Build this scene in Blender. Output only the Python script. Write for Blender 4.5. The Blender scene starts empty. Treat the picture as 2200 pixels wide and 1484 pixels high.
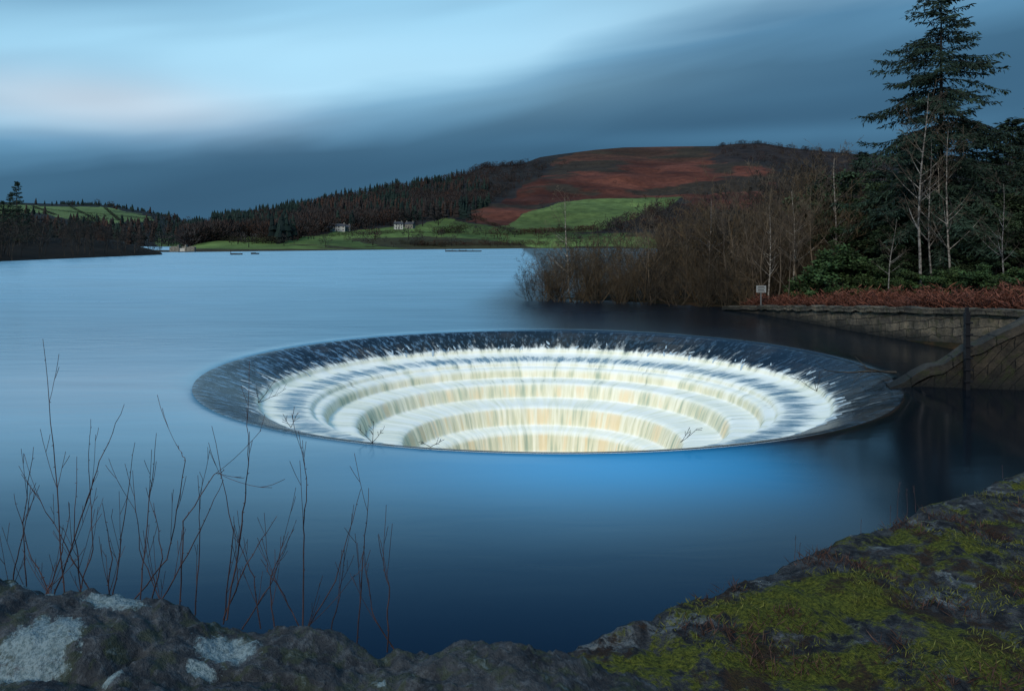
import bpy, math, random
import numpy as np
from mathutils import Vector, noise as mn, Matrix
random.seed(7); np.random.seed(7)
F=1719.0; HC=4.6; Y0=518.0
def P(px,py,D): return Vector(((px-1100)/F*D, D, HC+(Y0-py)*D/F))
def s2l(c):
    c=c/255.0
    return c/12.92 if c<=0.04045 else ((c+0.055)/1.055)**2.4
def S(r,g,b): return (s2l(r),s2l(g),s2l(b),1)
scene=bpy.context.scene
col=scene.collection
# ---------------------------------------------------------------- helpers
def fast_mesh(name,V,Fc,mats=(),mi=None,colr=None,smooth=False):
    V=np.asarray(V,dtype=np.float32); Fc=np.asarray(Fc,dtype=np.int32)
    me=bpy.data.meshes.new(name)
    k=Fc.shape[1]; M=Fc.shape[0]
    me.vertices.add(len(V)); me.vertices.foreach_set('co',V.ravel())
    me.loops.add(M*k); me.loops.foreach_set('vertex_index',Fc.ravel())
    me.polygons.add(M); me.polygons.foreach_set('loop_start',np.arange(M,dtype=np.int32)*k)
    for m in mats: me.materials.append(m)
    if mi is not None: me.polygons.foreach_set('material_index',np.asarray(mi,dtype=np.int32))
    me.update(calc_edges=True)
    if colr is not None:
        a=me.color_attributes.new(name='Col',type='FLOAT_COLOR',domain='POINT')
        c=np.ones((len(V),4),dtype=np.float32); c[:,:3]=np.asarray(colr)[:,:3]
        a.data.foreach_set('color',c.ravel())
    me.polygons.foreach_set('use_smooth',np.full(M,bool(smooth)))
    me.validate()
    return me
def obj(name,me,parent=None,loc=(0,0,0)):
    o=bpy.data.objects.new(name,me); col.objects.link(o); o.location=loc
    if parent: o.parent=parent
    return o
def empty(name,loc=(0,0,0)):
    return obj(name,None,None,loc)
class NT:
    def __init__(s,nt): s.nt=nt; s.n=nt.nodes; s.l=nt.links
    def node(s,t,**kw):
        x=s.n.new(t)
        for k,v in kw.items(): setattr(x,k,v)
        return x
    def set(s,sock,v):
        if isinstance(v,bpy.types.NodeSocket): s.l.new(v,sock)
        else: sock.default_value=v
    def m(s,op,a,b=None,c=None,clamp=False):
        x=s.node('ShaderNodeMath',operation=op,use_clamp=clamp)
        s.set(x.inputs[0],a)
        if b is not None: s.set(x.inputs[1],b)
        if c is not None: s.set(x.inputs[2],c)
        return x.outputs[0]
    def mr(s,v,a,b,c=0.0,d=1.0,smooth=True):
        x=s.node('ShaderNodeMapRange'); 
        if smooth: x.interpolation_type='SMOOTHSTEP'
        s.set(x.inputs[0],v)
        for i,q in enumerate((a,b,c,d)): s.set(x.inputs[i+1],q)
        return x.outputs[0]
    def mix(s,f,a,b,blend='MIX'):
        x=s.node('ShaderNodeMix',data_type='RGBA',blend_type=blend)
        s.set(x.inputs[0],f); s.set(x.inputs[6],a); s.set(x.inputs[7],b)
        return x.outputs[2]
    def noise(s,vec,scale,detail=4,rough=0.55,dist=0.0):
        x=s.node('ShaderNodeTexNoise'); 
        if vec is not None: s.l.new(vec,x.inputs['Vector'])
        x.inputs['Scale'].default_value=scale; x.inputs['Detail'].default_value=detail
        x.inputs['Roughness'].default_value=rough; x.inputs['Distortion'].default_value=dist
        return x.outputs[0]
    def comb(s,x,y,z):
        n=s.node('ShaderNodeCombineXYZ')
        for i,q in enumerate((x,y,z)): s.set(n.inputs[i],q)
        return n.outputs[0]
    def sep(s,v):
        n=s.node('ShaderNodeSeparateXYZ'); s.l.new(v,n.inputs[0]); return n.outputs
    def mapv(s,v,scale=(1,1,1),rot=(0,0,0),loc=(0,0,0)):
        n=s.node('ShaderNodeMapping'); s.l.new(v,n.inputs[0])
        n.inputs['Scale'].default_value=scale; n.inputs['Rotation'].default_value=rot; n.inputs['Location'].default_value=loc
        return n.outputs[0]
    def ramp(s,f,stops):
        n=s.node('ShaderNodeValToRGB'); s.set(n.inputs[0],f)
        e=n.color_ramp.elements
        while len(e)<len(stops): e.new(0.5)
        for i,(p,c) in enumerate(stops): e[i].position=p; e[i].color=c
        return n.outputs[0]
    def bump(s,h,strength,dist):
        n=s.node('ShaderNodeBump'); s.set(n.inputs['Height'],h)
        s.set(n.inputs['Strength'],strength); n.inputs['Distance'].default_value=dist
        return n.outputs[0]
def newmat(name,rough=0.8,base=(0.1,0.1,0.1,1),spec=0.3):
    m=bpy.data.materials.new(name); m.use_nodes=True
    t=NT(m.node_tree); b=t.n['Principled BSDF']
    b.inputs['Base Color'].default_value=base; b.inputs['Roughness'].default_value=rough
    b.inputs['Specular IOR Level'].default_value=spec
    return m,t,b
def objco(t): return t.node('ShaderNodeTexCoord').outputs['Object']
def worldpos(t): return t.node('ShaderNodeNewGeometry').outputs['Position']
def colattr(t,name='Col'):
    a=t.node('ShaderNodeAttribute'); a.attribute_name=name; return a
# ---------------------------------------------------------------- world / sky
SUN_EL=math.radians(34); SUN_AZ=math.radians(205)
w=bpy.data.worlds.new("World"); scene.world=w; w.use_nodes=True
t=NT(w.node_tree); t.n.clear()
out=t.node('ShaderNodeOutputWorld')
sky=t.node('ShaderNodeTexSky'); sky.sky_type='NISHITA'; sky.sun_disc=False
sky.sun_elevation=SUN_EL; sky.sun_rotation=SUN_AZ
bgs=t.node('ShaderNodeBackground'); t.l.new(sky.outputs[0],bgs.inputs[0]); bgs.inputs[1].default_value=0.05
dirv=t.node('ShaderNodeTexCoord').outputs['Generated']
sx,sy,sz=t.sep(dirv)
az=t.m('ARCTAN2',sx,sy); el=t.m('ARCSINE',sz)
fc=t.node('ShaderNodeFloatCurve')
bp=[(-900,325),(25,305),(450,282),(900,228),(1120,185),(1250,140),(1500,95),(1900,40),(2300,-40),(3500,-420)]
cv=fc.mapping.curves[0]
pts=[]
for px,py in bp:
    u=(px-1100)/F; a=math.atan(u); e=math.atan((Y0-py)/F*math.cos(a)); pts.append(((a+1)/2,e))
cv.points[0].location=(0,pts[0][1]); cv.points[1].location=(1,pts[-1][1]+0.02)
for p in pts[1:-1]: cv.points.new(p[0],p[1])
fc.mapping.update()
t.l.new(t.m('MULTIPLY_ADD',az,0.5,0.5,clamp=True),fc.inputs['Value'])
vb=fc.outputs[0]
tilt=t.m('SUBTRACT',el,t.m('MULTIPLY',az,0.14))
n1=t.noise(t.comb(t.m('MULTIPLY',az,2.0),t.m('MULTIPLY',tilt,11.0),0.0),1.2,3,0.5,0.5)
d=t.m('SUBTRACT',el,vb)
d=t.m('ADD',d,t.m('MULTIPLY',t.m('SUBTRACT',n1,0.5),0.075))
f=t.mr(d,-0.30,0.35,0,1,smooth=False)
def dp(x): return (x+0.30)/0.65
c=t.ramp(f,[(dp(-0.28),S(52,96,128)),(dp(-0.10),S(53,95,125)),(dp(-0.04),S(60,102,132)),(dp(0.005),S(96,148,184)),
            (dp(0.04),S(158,204,232)),(dp(0.10),S(156,208,238)),(dp(0.19),S(134,190,224)),(dp(0.33),S(92,150,196))])
c=t.mix(t.mr(az,0.0,0.42,0,0.65),c,t.mix(0.5,c,S(68,108,138)))
def gauss(ca,ce,wa,we):
    q=t.m('ADD',t.m('POWER',t.m('DIVIDE',t.m('SUBTRACT',az,ca),wa),2.0),t.m('POWER',t.m('DIVIDE',t.m('SUBTRACT',el,ce),we),2.0))
    return t.m('POWER',2.718,t.m('MULTIPLY',q,-1.0))
c=t.mix(t.m('MULTIPLY',gauss(-0.47,0.155,0.17,0.030),0.75),c,S(212,222,234))
c=t.mix(t.m('MULTIPLY',gauss(-0.22,0.21,0.34,0.05),0.5),c,S(176,222,246))
c=t.mix(t.m('MULTIPLY',gauss(-0.56,0.285,0.15,0.028),0.75),c,S(68,120,158))
c=t.mix(t.m('MULTIPLY',gauss(0.30,0.125,0.30,0.012),0.35),c,S(88,142,178))
n2=t.noise(t.comb(t.m('MULTIPLY',az,1.3),t.m('MULTIPLY',tilt,9.0),3.7),1.6,2,0.45,0.4)
c=t.mix(1.0,c,t.ramp(n2,[(0.3,(0.84,0.86,0.88,1)),(0.7,(1.18,1.18,1.16,1))]),'MULTIPLY')
c=t.mix(t.mr(el,0.31,0.42,0,1),c,S(60,118,174))
c=t.mix(t.mr(el,0.55,0.95,0,1),c,S(138,190,224))
bgc=t.node('ShaderNodeBackground'); t.l.new(c,bgc.inputs[0]); bgc.inputs[1].default_value=1.0
mx=t.node('ShaderNodeMixShader'); mx.inputs[0].default_value=0.96
t.l.new(bgs.outputs[0],mx.inputs[1]); t.l.new(bgc.outputs[0],mx.inputs[2]); t.l.new(mx.outputs[0],out.inputs[0])
sl=bpy.data.lights.new('sun','SUN'); sl.energy=2.3; sl.angle=math.radians(14); sl.color=(1,0.93,0.80)
so=obj('sun',sl)
sd=Vector((math.sin(SUN_AZ)*math.cos(SUN_EL),math.cos(SUN_AZ)*math.cos(SUN_EL),math.sin(SUN_EL)))
so.rotation_euler=sd.to_track_quat('Z','Y').to_euler()
cam=bpy.data.cameras.new('camera'); co=obj('camera',cam,None,(0,0,HC)); co.rotation_euler=(math.radians(90),0,0)
cam.sensor_width=36; cam.lens=36*F/2200; cam.shift_y=-(742-Y0)/2200; cam.clip_start=0.05; cam.clip_end=20000
scene.camera=co
scene.view_settings.view_transform='Standard'; scene.view_settings.look='None'; scene.view_settings.exposure=0
# ---------------------------------------------------------------- water
BX,BY,R=1.11,29.6,12.0
m_water,t,b=newmat('reservoir_water_mat',0.2)
pos=worldpos(t); X,Y,Z=t.sep(pos)
wv=t.mapv(pos,(0.35,1.2,1),(0,0,math.radians(-28)))
r1=t.noise(wv,1.3,3,0.55,0.5)
r2=t.noise(t.mapv(pos,(0.03,0.09,1),(0,0,math.radians(-20))),1.0,3,0.5,0.8)
r3=t.noise(t.mapv(pos,(0.10,0.55,1),(0,0,math.radians(-28))),1.0,4,0.6,0.6)
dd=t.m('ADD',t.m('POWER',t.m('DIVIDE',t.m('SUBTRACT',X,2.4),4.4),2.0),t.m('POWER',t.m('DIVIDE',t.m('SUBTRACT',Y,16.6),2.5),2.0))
sky_patch=t.m('POWER',2.718,t.m('MULTIPLY',dd,-1.0))
body=S(2,12,30)
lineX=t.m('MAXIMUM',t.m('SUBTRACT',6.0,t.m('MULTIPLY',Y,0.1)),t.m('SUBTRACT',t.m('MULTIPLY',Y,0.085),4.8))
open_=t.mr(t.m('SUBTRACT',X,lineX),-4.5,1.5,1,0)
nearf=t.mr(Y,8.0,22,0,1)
sky_refl=t.m('MULTIPLY',open_,nearf)
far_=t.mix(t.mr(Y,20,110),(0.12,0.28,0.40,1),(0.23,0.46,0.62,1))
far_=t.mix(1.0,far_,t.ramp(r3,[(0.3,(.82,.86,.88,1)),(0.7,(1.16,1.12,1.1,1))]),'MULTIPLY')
body=t.mix(sky_refl,body,far_)  # bright sky reflection painted into the open-water body colour
body=t.mix(sky_patch,body,(0.0,0.30,0.62,1))  # azure patch: sky reflection before the bellmouth, put into the body colour
body=t.mix(t.mr(X,4.8,7.2,0,0.94),body,(0.003,0.006,0.010,1))  # dark tree reflection on the right painted into the body colour
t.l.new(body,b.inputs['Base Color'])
b.inputs['IOR'].default_value=1.33; b.inputs['Specular IOR Level'].default_value=0.5
t.l.new(t.m('ADD',t.mr(r2,0.3,0.7,0.09,0.15),t.mr(Y,18,60,0,0.15)),b.inputs['Roughness'])
t.l.new(t.bump(r1,t.mr(Y,12,50,0.04,0.35),0.045),b.inputs['Normal'])
rs=[11.85,11.95,12.1,12.3,12.6,13.2,14,16,20,28,45,80,150,300,700,1600,4000,9000]
zs=[-0.16,-0.08,-0.035,-0.012,0]+[0]*13
n=360; V=[];Fc=[]
for r,z in zip(rs,zs):
    for i in range(n):
        a=2*math.pi*i/n; V.append((BX+r*math.cos(a),BY+r*math.sin(a),z))
for j in range(len(rs)-1):
    for i in range(n):
        i2=(i+1)%n; Fc.append((j*n+i,j*n+n+i,j*n+n+i2,j*n+i2)) 
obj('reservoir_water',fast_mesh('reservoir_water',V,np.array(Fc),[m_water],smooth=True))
# ---------------------------------------------------------------- bellmouth spillway
prof=[(12.25,-0.30,0,0),(12.12,-0.06,0,0),(11.98,-0.05,0.0,0),(11.7,-0.11,0.04,0),(11.1,-0.31,0.12,0),(10.6,-0.51,0.22,0),(10.2,-0.67,0.40,0),
 (10.03,-0.74,0.80,.2),(9.93,-0.92,1.1,.3),(9.7,-0.99,1.1,.6),(9.4,-1.02,0.70,1),(9.0,-1.05,0.50,1),(8.6,-1.09,0.58,1),(8.36,-1.12,0.9,.8),(8.25,-1.2,1.0,.3),
 (8.2,-1.32,1.0,.3),(7.98,-1.34,0.95,.7),(7.88,-1.38,1.1,.3),(7.78,-1.5,1.2,0),(7.70,-1.77,1.2,.0),(7.3,-1.80,1.0,.6),(6.85,-1.82,1.05,.3),(6.72,-1.88,1.25,0),
 (6.62,-2.05,1.3,0),(6.46,-2.46,1.3,0),(6.0,-2.5,1.25,.1),(5.3,-2.55,1.3,0),(5.1,-2.62,1.3,0),(4.97,-2.9,1.3,0),(4.82,-3.32,1.3,0),(4.3,-3.40,1.3,0),(4.12,-3.55,1.3,0),
 (3.95,-4.2,1.3,0),(3.5,-4.5,1.3,0),(3.2,-5.2,1.3,0),(3.0,-9,1.3,0)]
pr=np.array(prof); seg=np.sqrt((np.diff(pr[:,0])**2+np.diff(pr[:,1])**2)); sacc=np.concatenate([[0],np.cumsum(seg)])
sv=np.arange(0,sacc[-1],0.05)
RR=[np.interp(sv,sacc,pr[:,k]) for k in range(4)]
for k in range(4):
    a=RR[k].copy()
    for _ in range(3):
        a[1:-1]=a[:-2]*.25+a[1:-1]*.5+a[2:]*.25
    RR[k]=a
NA=900; ang=np.linspace(0,2*np.pi,NA,endpoint=False)
J=len(sv); V=np.zeros((J,NA,3)); rn=np.zeros((J,NA))
for j in range(J):
    for i in range(NA):
        rn[j,i]=mn.noise(Vector((math.cos(ang[i])*16,math.sin(ang[i])*16,sv[j]*0.22)))+0.3*mn.noise(Vector((math.cos(ang[i])*42,math.sin(ang[i])*42,sv[j]*0.25+7)))
f_=RR[2][:,None]
r=RR[0][:,None]-rn*0.04*np.clip(f_-0.3,0,1); z=RR[1][:,None]+rn*0.018*np.clip(f_-0.2,0,1)
V[:,:,0]=BX+r*np.cos(ang); V[:,:,1]=BY+r*np.sin(ang); V[:,:,2]=z
idx=np.arange(J*NA).reshape(J,NA)
Fc=np.stack([idx[:-1,:],np.roll(idx,-1,1)[:-1,:],np.roll(idx,-1,1)[1:,:],idx[1:,:]],-1).reshape(-1,4)
# slope of the profile -> 0 on treads, 1 on the falls
sl_=np.abs(np.gradient(RR[1]))/(np.abs(np.gradient(RR[0]))+np.abs(np.gradient(RR[1]))+1e-6)
m_sp,t,b=newmat('spillway_water_and_stone',0.4)
at=colattr(t,'flow'); foam,blue,sarc=t.sep(at.outputs['Vector'])
fall=colattr(t,'fall').outputs['Fac']
ap=colattr(t,'polar').outputs['Vector']
px_,py_,ps_=t.sep(ap)
st1=t.noise(t.comb(px_,py_,t.m('MULTIPLY',ps_,0.20)),2.4,3,0.55)
st2=t.noise(t.comb(px_,py_,t.m('MULTIPLY',ps_,0.25)),0.8,3,0.6)
stf=t.noise(t.comb(px_,py_,t.m('MULTIPLY',ps_,0.35)),6.0,4,0.7)
fm=t.m('ADD',foam,t.m('ADD',t.m('MULTIPLY',t.m('SUBTRACT',st1,0.5),1.3),t.m('MULTIPLY',t.m('SUBTRACT',stf,0.5),1.1)))
fac=t.mr(fm,0.30,0.92)
uvn=t.node('ShaderNodeUVMap'); uvn.uv_map='UVMap'
br=t.node('ShaderNodeTexBrick'); t.l.new(uvn.outputs[0],br.inputs['Vector'])
br.inputs['Scale'].default_value=1.0; br.inputs['Brick Width'].default_value=1.6; br.inputs['Row Height'].default_value=0.7
br.inputs['Color1'].default_value=S(14,18,24); br.inputs['Color2'].default_value=S(56,52,48); br.inputs['Mortar'].default_value=S(6,10,14)
br.inputs['Mortar Size'].default_value=0.03
big=t.noise(t.comb(px_,py_,t.m('MULTIPLY',ps_,0.3)),0.45,2,0.5)
stone_sheen=t.mix(t.mr(big,0.42,0.6,0.15,1),S(6,12,20),br.outputs['Color'])
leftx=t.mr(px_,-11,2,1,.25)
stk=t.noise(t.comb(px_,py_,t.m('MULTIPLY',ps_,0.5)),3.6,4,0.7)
stone_sheen=t.mix(t.m('MULTIPLY',t.m('MULTIPLY',t.mr(t.m('ADD',t.m('MULTIPLY',stk,.5),t.m('MULTIPLY',stf,.5)),.49,.60),.7),leftx),stone_sheen,S(112,150,180))  # bluish sheen streaks painted over the rim stone, stronger to the left
wet_refl=t.mix(blue,stone_sheen,S(104,140,160))  # terrace water: sky reflection put in as a blue base colour
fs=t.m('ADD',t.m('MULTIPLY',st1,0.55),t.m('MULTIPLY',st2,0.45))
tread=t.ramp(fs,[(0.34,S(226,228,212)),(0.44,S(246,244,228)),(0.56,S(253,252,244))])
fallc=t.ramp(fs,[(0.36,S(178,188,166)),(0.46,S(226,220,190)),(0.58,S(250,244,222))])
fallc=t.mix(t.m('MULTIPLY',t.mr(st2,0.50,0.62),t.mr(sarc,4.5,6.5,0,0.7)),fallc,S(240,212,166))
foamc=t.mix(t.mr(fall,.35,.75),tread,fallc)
t.l.new(t.mix(fac,wet_refl,foamc),b.inputs['Base Color'])
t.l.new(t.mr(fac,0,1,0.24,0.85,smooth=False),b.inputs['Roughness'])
b.inputs['Specular IOR Level'].default_value=0.22
t.l.new(t.bump(t.m('ADD',st1,t.m('MULTIPLY',stf,0.6)),t.mr(sarc,0.2,0.8,0.05,0.35),0.05),b.inputs['Normal'])
me=fast_mesh('bellmouth_spillway',V.reshape(-1,3),Fc,[m_sp],smooth=True)
a=me.attributes.new('flow','FLOAT_VECTOR','POINT')
fl=np.stack([np.repeat(RR[2],NA),np.repeat(RR[3],NA),np.repeat(sv,NA)],-1).astype(np.float32); a.data.foreach_set('vector',fl.ravel())
a=me.attributes.new('fall','FLOAT','POINT'); a.data.foreach_set('value',np.repeat(sl_,NA).astype(np.float32))
a=me.attributes.new('polar','FLOAT_VECTOR','POINT')
pl=np.stack([np.tile(np.cos(ang)*12,J),np.tile(np.sin(ang)*12,J),np.repeat(sv,NA)],-1).astype(np.float32); a.data.foreach_set('vector',pl.ravel())
uv=me.uv_layers.new(name='UVMap')
li=np.zeros(len(me.loops),dtype=np.int32); me.loops.foreach_get('vertex_index',li)
th=(li%NA)/NA*2*math.pi*12; 
pth=th.reshape(-1,4); mxx=pth.max(1,keepdims=True); pth=np.where((mxx-pth)>30,pth+2*math.pi*12,pth)
uvd=np.stack([pth.ravel(),np.repeat(sv,NA)[li]],-1).astype(np.float32); uv.data.foreach_set('uv',uvd.ravel())
obj('bellmouth_spillway',me)
m_spurt,t,b=newmat('white_water',0.7,S(178,194,204),spec=.1)
V=[];Fc=[]
for k in range(90):
    a=random.uniform(0,2*math.pi); rr=random.gauss(10.38,0.13)
    if random.random()<.10: rr=random.uniform(10.5,10.9)
    L=random.uniform(0.15,0.4); wd=random.uniform(0.03,0.07); tw=random.uniform(-0.02,0.02)
    hgt=random.uniform(.1,.35)
    base=len(V)
    for q,ww,hh in ((0,0.2,0.0),(0.25,.8,0.1),(0.6,1,0.12),(0.85,.8,0.06),(1,0.5,-0.03)):
        r_=rr-L*q; z_=np.interp(-r_,-pr[:,0],pr[:,1])+0.006+hh*L*hgt
        for sgn in (-1,0,1):
            aa=a+tw*q+sgn*wd*ww/rr; V.append((BX+r_*math.cos(aa),BY+r_*math.sin(aa),z_+(0.018 if sgn==0 else -.005)))
    for q in range(4):
        for s_ in range(2):
            Fc.append((base+q*3+s_,base+q*3+s_+1,base+q*3+4+s_,base+q*3+3+s_))
obj('spillway_white_water',fast_mesh('spillway_white_water',V,Fc,[m_spurt],smooth=True))
# ---------------------------------------------------------------- segments -> prisms
def prisms(P0,P1,R0,R1,n=3):
    P0=np.array(P0,float);P1=np.array(P1,float);R0=np.array(R0,float);R1=np.array(R1,float)
    d=P1-P0; L=np.linalg.norm(d,axis=1,keepdims=True)+1e-9; d/=L
    up=np.where(np.abs(d[:,2:3])>0.9,np.array([[1.,0,0]]),np.array([[0,0,1.]]))
    a=np.cross(d,up); a/=np.linalg.norm(a,axis=1,keepdims=True)+1e-9; bb=np.cross(d,a)
    M=len(P0); V=np.zeros((M,2*n,3))
    for i in range(n):
        th=2*math.pi*i/n; o=a*math.cos(th)+bb*math.sin(th)
        V[:,i]=P0+o*R0[:,None]; V[:,n+i]=P1+o*R1[:,None]
    q=np.array([[i,(i+1)%n,n+(i+1)%n,n+i] for i in range(n)])
    Fc=(np.arange(M)[:,None,None]*2*n+q[None]).reshape(-1,4)
    return V.reshape(-1,3),Fc
def rv(): 
    return Vector((random.gauss(0,1),random.gauss(0,1),random.gauss(0,1))).normalized()
def grow(sg,p,d,L,r,lv,maxlv,up=0.1,wig=0.18,nch=(7,5,4,3),spread=0.7,tips=None,lr=0.5,start=0.25,ns=None):
    ns=ns or (8,5,4,3,2)[min(lv,4)]; st=L/ns
    p=p.copy(); d=d.copy(); r0=r
    kids=nch[lv] if lv<maxlv else 0
    kp=sorted(random.uniform(start,1.0) for _ in range(kids)); ki=0
    for i in range(ns):
        d=(d+rv()*wig+Vector((0,0,up))).normalized(); p1=p+d*st
        ra=max(r0*(1-0.8*i/ns),0.0005); rb=max(r0*(1-0.8*(i+1)/ns),0.0004)
        sg.append((p.copy(),p1.copy(),ra,rb))
        while ki<kids and kp[ki]<=(i+1)/ns:
            q=p.lerp(p1,(kp[ki]*ns-i)); s_=rv(); s_=(s_-d*s_.dot(d)).normalized()
            dd=(d*(1-spread*0.5)+s_*spread).normalized()
            grow(sg,q,dd,L*lr*random.uniform(0.7,1.2)*(1.15-0.5*kp[ki]),rb*0.6,lv+1,maxlv,up,wig*1.1,nch,spread,tips,lr,start)
            ki+=1
        p=p1
    if tips is not None and lv>=maxlv-1: tips.append(p.copy())
def seg_mesh(name,sg,mats,n=3,minr=0.0,extra=None):
    P0=[tuple(s[0]) for s in sg];P1=[tuple(s[1]) for s in sg]
    V,Fc=prisms(P0,P1,[max(s[2],minr) for s in sg],[max(s[3],minr) for s in sg],n)
    mi=np.zeros(len(Fc)); C=np.full((len(V),3),0.5)
    if extra is not None:
        V2,F2,C2=extra; Fc=np.vstack([Fc,F2+len(V)]); V=np.vstack([V,V2]); mi=np.concatenate([mi,np.ones(len(F2))]); C=np.vstack([C,C2])
    return fast_mesh(name,V,Fc,mats,mi,C)
def diamonds(pts,dirs,L,W,cols):
    pts=np.array(pts,float);dirs=np.array(dirs,float);dirs/=np.linalg.norm(dirs,axis=1,keepdims=True)+1e-9
    N=len(pts); rnd=np.random.normal(size=(N,3)); s=np.cross(dirs,rnd); s/=np.linalg.norm(s,axis=1,keepdims=True)+1e-9
    L=np.asarray(L).reshape(-1,1)*np.ones((N,1)); W=np.asarray(W).reshape(-1,1)*np.ones((N,1))
    V=np.stack([pts,pts+dirs*L*.5+s*W,pts+dirs*L,pts+dirs*L*.5-s*W],1).reshape(-1,3)
    Fc=np.arange(N*4).reshape(-1,4); C=np.repeat(np.array(cols,float).reshape(-1,3)*np.ones((N,1)),4,axis=0)
    return V,Fc,C
def bark(name,c1,c2,sc=3.0,stretch=(1,1,0.3),var=((0.65,0.65,0.7,1),(1.3,1.2,1.1,1))):
    m,t,b=newmat(name,0.85)
    n_=t.noise(t.mapv(objco(t),stretch),sc,3,0.65)
    oi=t.node('ShaderNodeObjectInfo')
    c=t.mix(t.mr(n_,0.35,0.65),c1,c2)
    c=t.mix(1.0,c,t.ramp(oi.outputs['Random'],[(0,var[0]),(1,var[1])]),'MULTIPLY')
    t.l.new(c,b.inputs['Base Color']); return m
m_willow=bark('willow_bark',(0.026,0.022,0.018,1),(0.098,0.076,0.052,1),1.2,(1,1,.3),((0.35,0.38,0.42,1),(1.6,1.4,1.08,1)))
m_dark=bark('dark_bark',(0.014,0.014,0.013,1),(0.045,0.040,0.034,1),2)
m_birch=bark('birch_bark',(0.06,0.055,0.05,1),(0.32,0.30,0.27,1),2.5,(1,1,2.5))
m_birchtwig=bark('birch_twigs',(0.05,0.040,0.032,1),(0.14,0.11,0.078,1),2)
m_twig=bark('twig_bark',(0.030,0.020,0.026,1),(0.075,0.045,0.045,1),20)
m_leaf,t,b=newmat('foliage',0.7,spec=0.2)
t.l.new(colattr(t).outputs['Color'],b.inputs['Base Color'])
m_col,t,b=newmat('distant_trees_mat',0.95,spec=0.0)
t.l.new(colattr(t).outputs['Color'],b.inputs['Base Color'])
def willow(seed,H):
    random.seed(seed); sg=[]
    for k in range(10):
        a=random.uniform(0,6.28); d=Vector((math.cos(a)*random.uniform(.15,.9),math.sin(a)*random.uniform(.15,.9),1)).normalized()
        grow(sg,Vector((random.gauss(0,.35),random.gauss(0,.35),-0.3)),d,H*random.uniform(.65,1.0),0.04,0,3,up=0.09,wig=0.15,nch=(8,5,4),spread=0.62,lr=0.42,start=0.12)
    return seg_mesh('willow_%d'%seed,sg,[m_willow],3,0.006)
WIL=[willow(s,7.0) for s in (11,12,13,14)]
def baretree(seed,H,mats,r=0.14,minr=0.008,nch=(12,6,4,3),lr=0.40,n=4,maxlv=3,lean=(0,0),start=0.3,up=0.1,wig=0.1):
    random.seed(seed); sg=[]
    grow(sg,Vector((0,0,-0.3)),Vector((lean[0],lean[1],1)).normalized(),H,r,0,maxlv,up=up,wig=wig,nch=nch,spread=0.75,lr=lr,start=start,ns=12)
    P0=[tuple(s[0]) for s in sg]
    V,Fc=prisms(P0,[tuple(s[1]) for s in sg],[max(s[2],minr) for s in sg],[max(s[3],minr) for s in sg],n)
    mi=np.repeat(np.array([0 if s[2]>r*0.22 else 1 for s in sg]),n)
    return fast_mesh('bare_%d'%seed,V,Fc,mats,mi,None)
def conifer(seed,H,rmax,nwh,dens,dark=1.0,base=0.12,droop=0.12,mnb=4,mxb=6,pw=0.75,spray=0.26,wf=.13):
    random.seed(seed); np.random.seed(seed); sg=[]; pts=[];ds=[];Ls=[];cs=[]
    segs=14
    for i in range(segs):
        sg.append((Vector((0,0,H*i/segs-0.3)),Vector((0,0,H*(i+1)/segs-0.3)),0.014*H*(1-i/segs)+.02,0.014*H*(1-(i+1)/segs)+.015))
    for w_ in range(nwh):
        h=base+(1-base)*(w_+random.random()*.8)/nwh; z=H*h
        for q in range(random.randint(mnb,mxb)):
            L=rmax*((1-h)**pw)*random.uniform(.5,1.15)+0.25
            if h<base+0.15: L*=random.uniform(.4,.9)
            a=random.uniform(0,6.28); e=random.uniform(-0.1,0.25)+0.5*(h-0.4)
            d=Vector((math.cos(a),math.sin(a),e)).normalized(); p=Vector((0,0,z+random.uniform(-.15,.15)))
            nb=max(3,int(L/0.4)); stp=L/nb
            tone=random.uniform(.55,1.35)
            for i in range(nb):
                d=(d+Vector((0,0,-droop*(1 if i<nb*.6 else -1.3)))*stp/0.4*0.6+rv()*0.06).normalized()
                p1=p+d*stp; sg.append((p.copy(),p1.copy(),0.03*(1-i/nb)*L/4+.006,0.03*(1-(i+1)/nb)*L/4+.005))
                side=d.cross(Vector((0,0,1))).normalized()
                fr=(i+.5)/nb
                if fr>0.12:
                    for k in range(dens):
                        for sgn in (-1,1):
                            q0=p.lerp(p1,random.random()); bl_=L*0.28*(1-fr*.7)*random.uniform(.5,1.1)+.15
                            bd=(d*random.uniform(.4,.9)+side*sgn+Vector((0,0,random.uniform(-.55,.1)))).normalized()
                            m_=max(2,int(bl_/(spray*.55)))
                            for u_ in range(m_):
                                pp=q0+bd*(bl_*u_/m_)+Vector((0,0,-0.2*(u_/m_)**2*bl_))
                                pts.append(tuple(pp)); ds.append(tuple(bd+rv()*0.55+Vector((0,0,-.25)))); Ls.append(spray*random.uniform(.6,1.2))
                                tt=tone*random.uniform(.6,1.3); cs.append((0.028*tt*dark,0.052*tt*dark,0.034*tt*dark))
                p=p1
    ex=diamonds(pts,ds,Ls,np.array(Ls)*wf,cs)
    return seg_mesh('conifer_%d'%seed,sg,[m_dark,m_leaf],4,0.005,ex)
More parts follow.
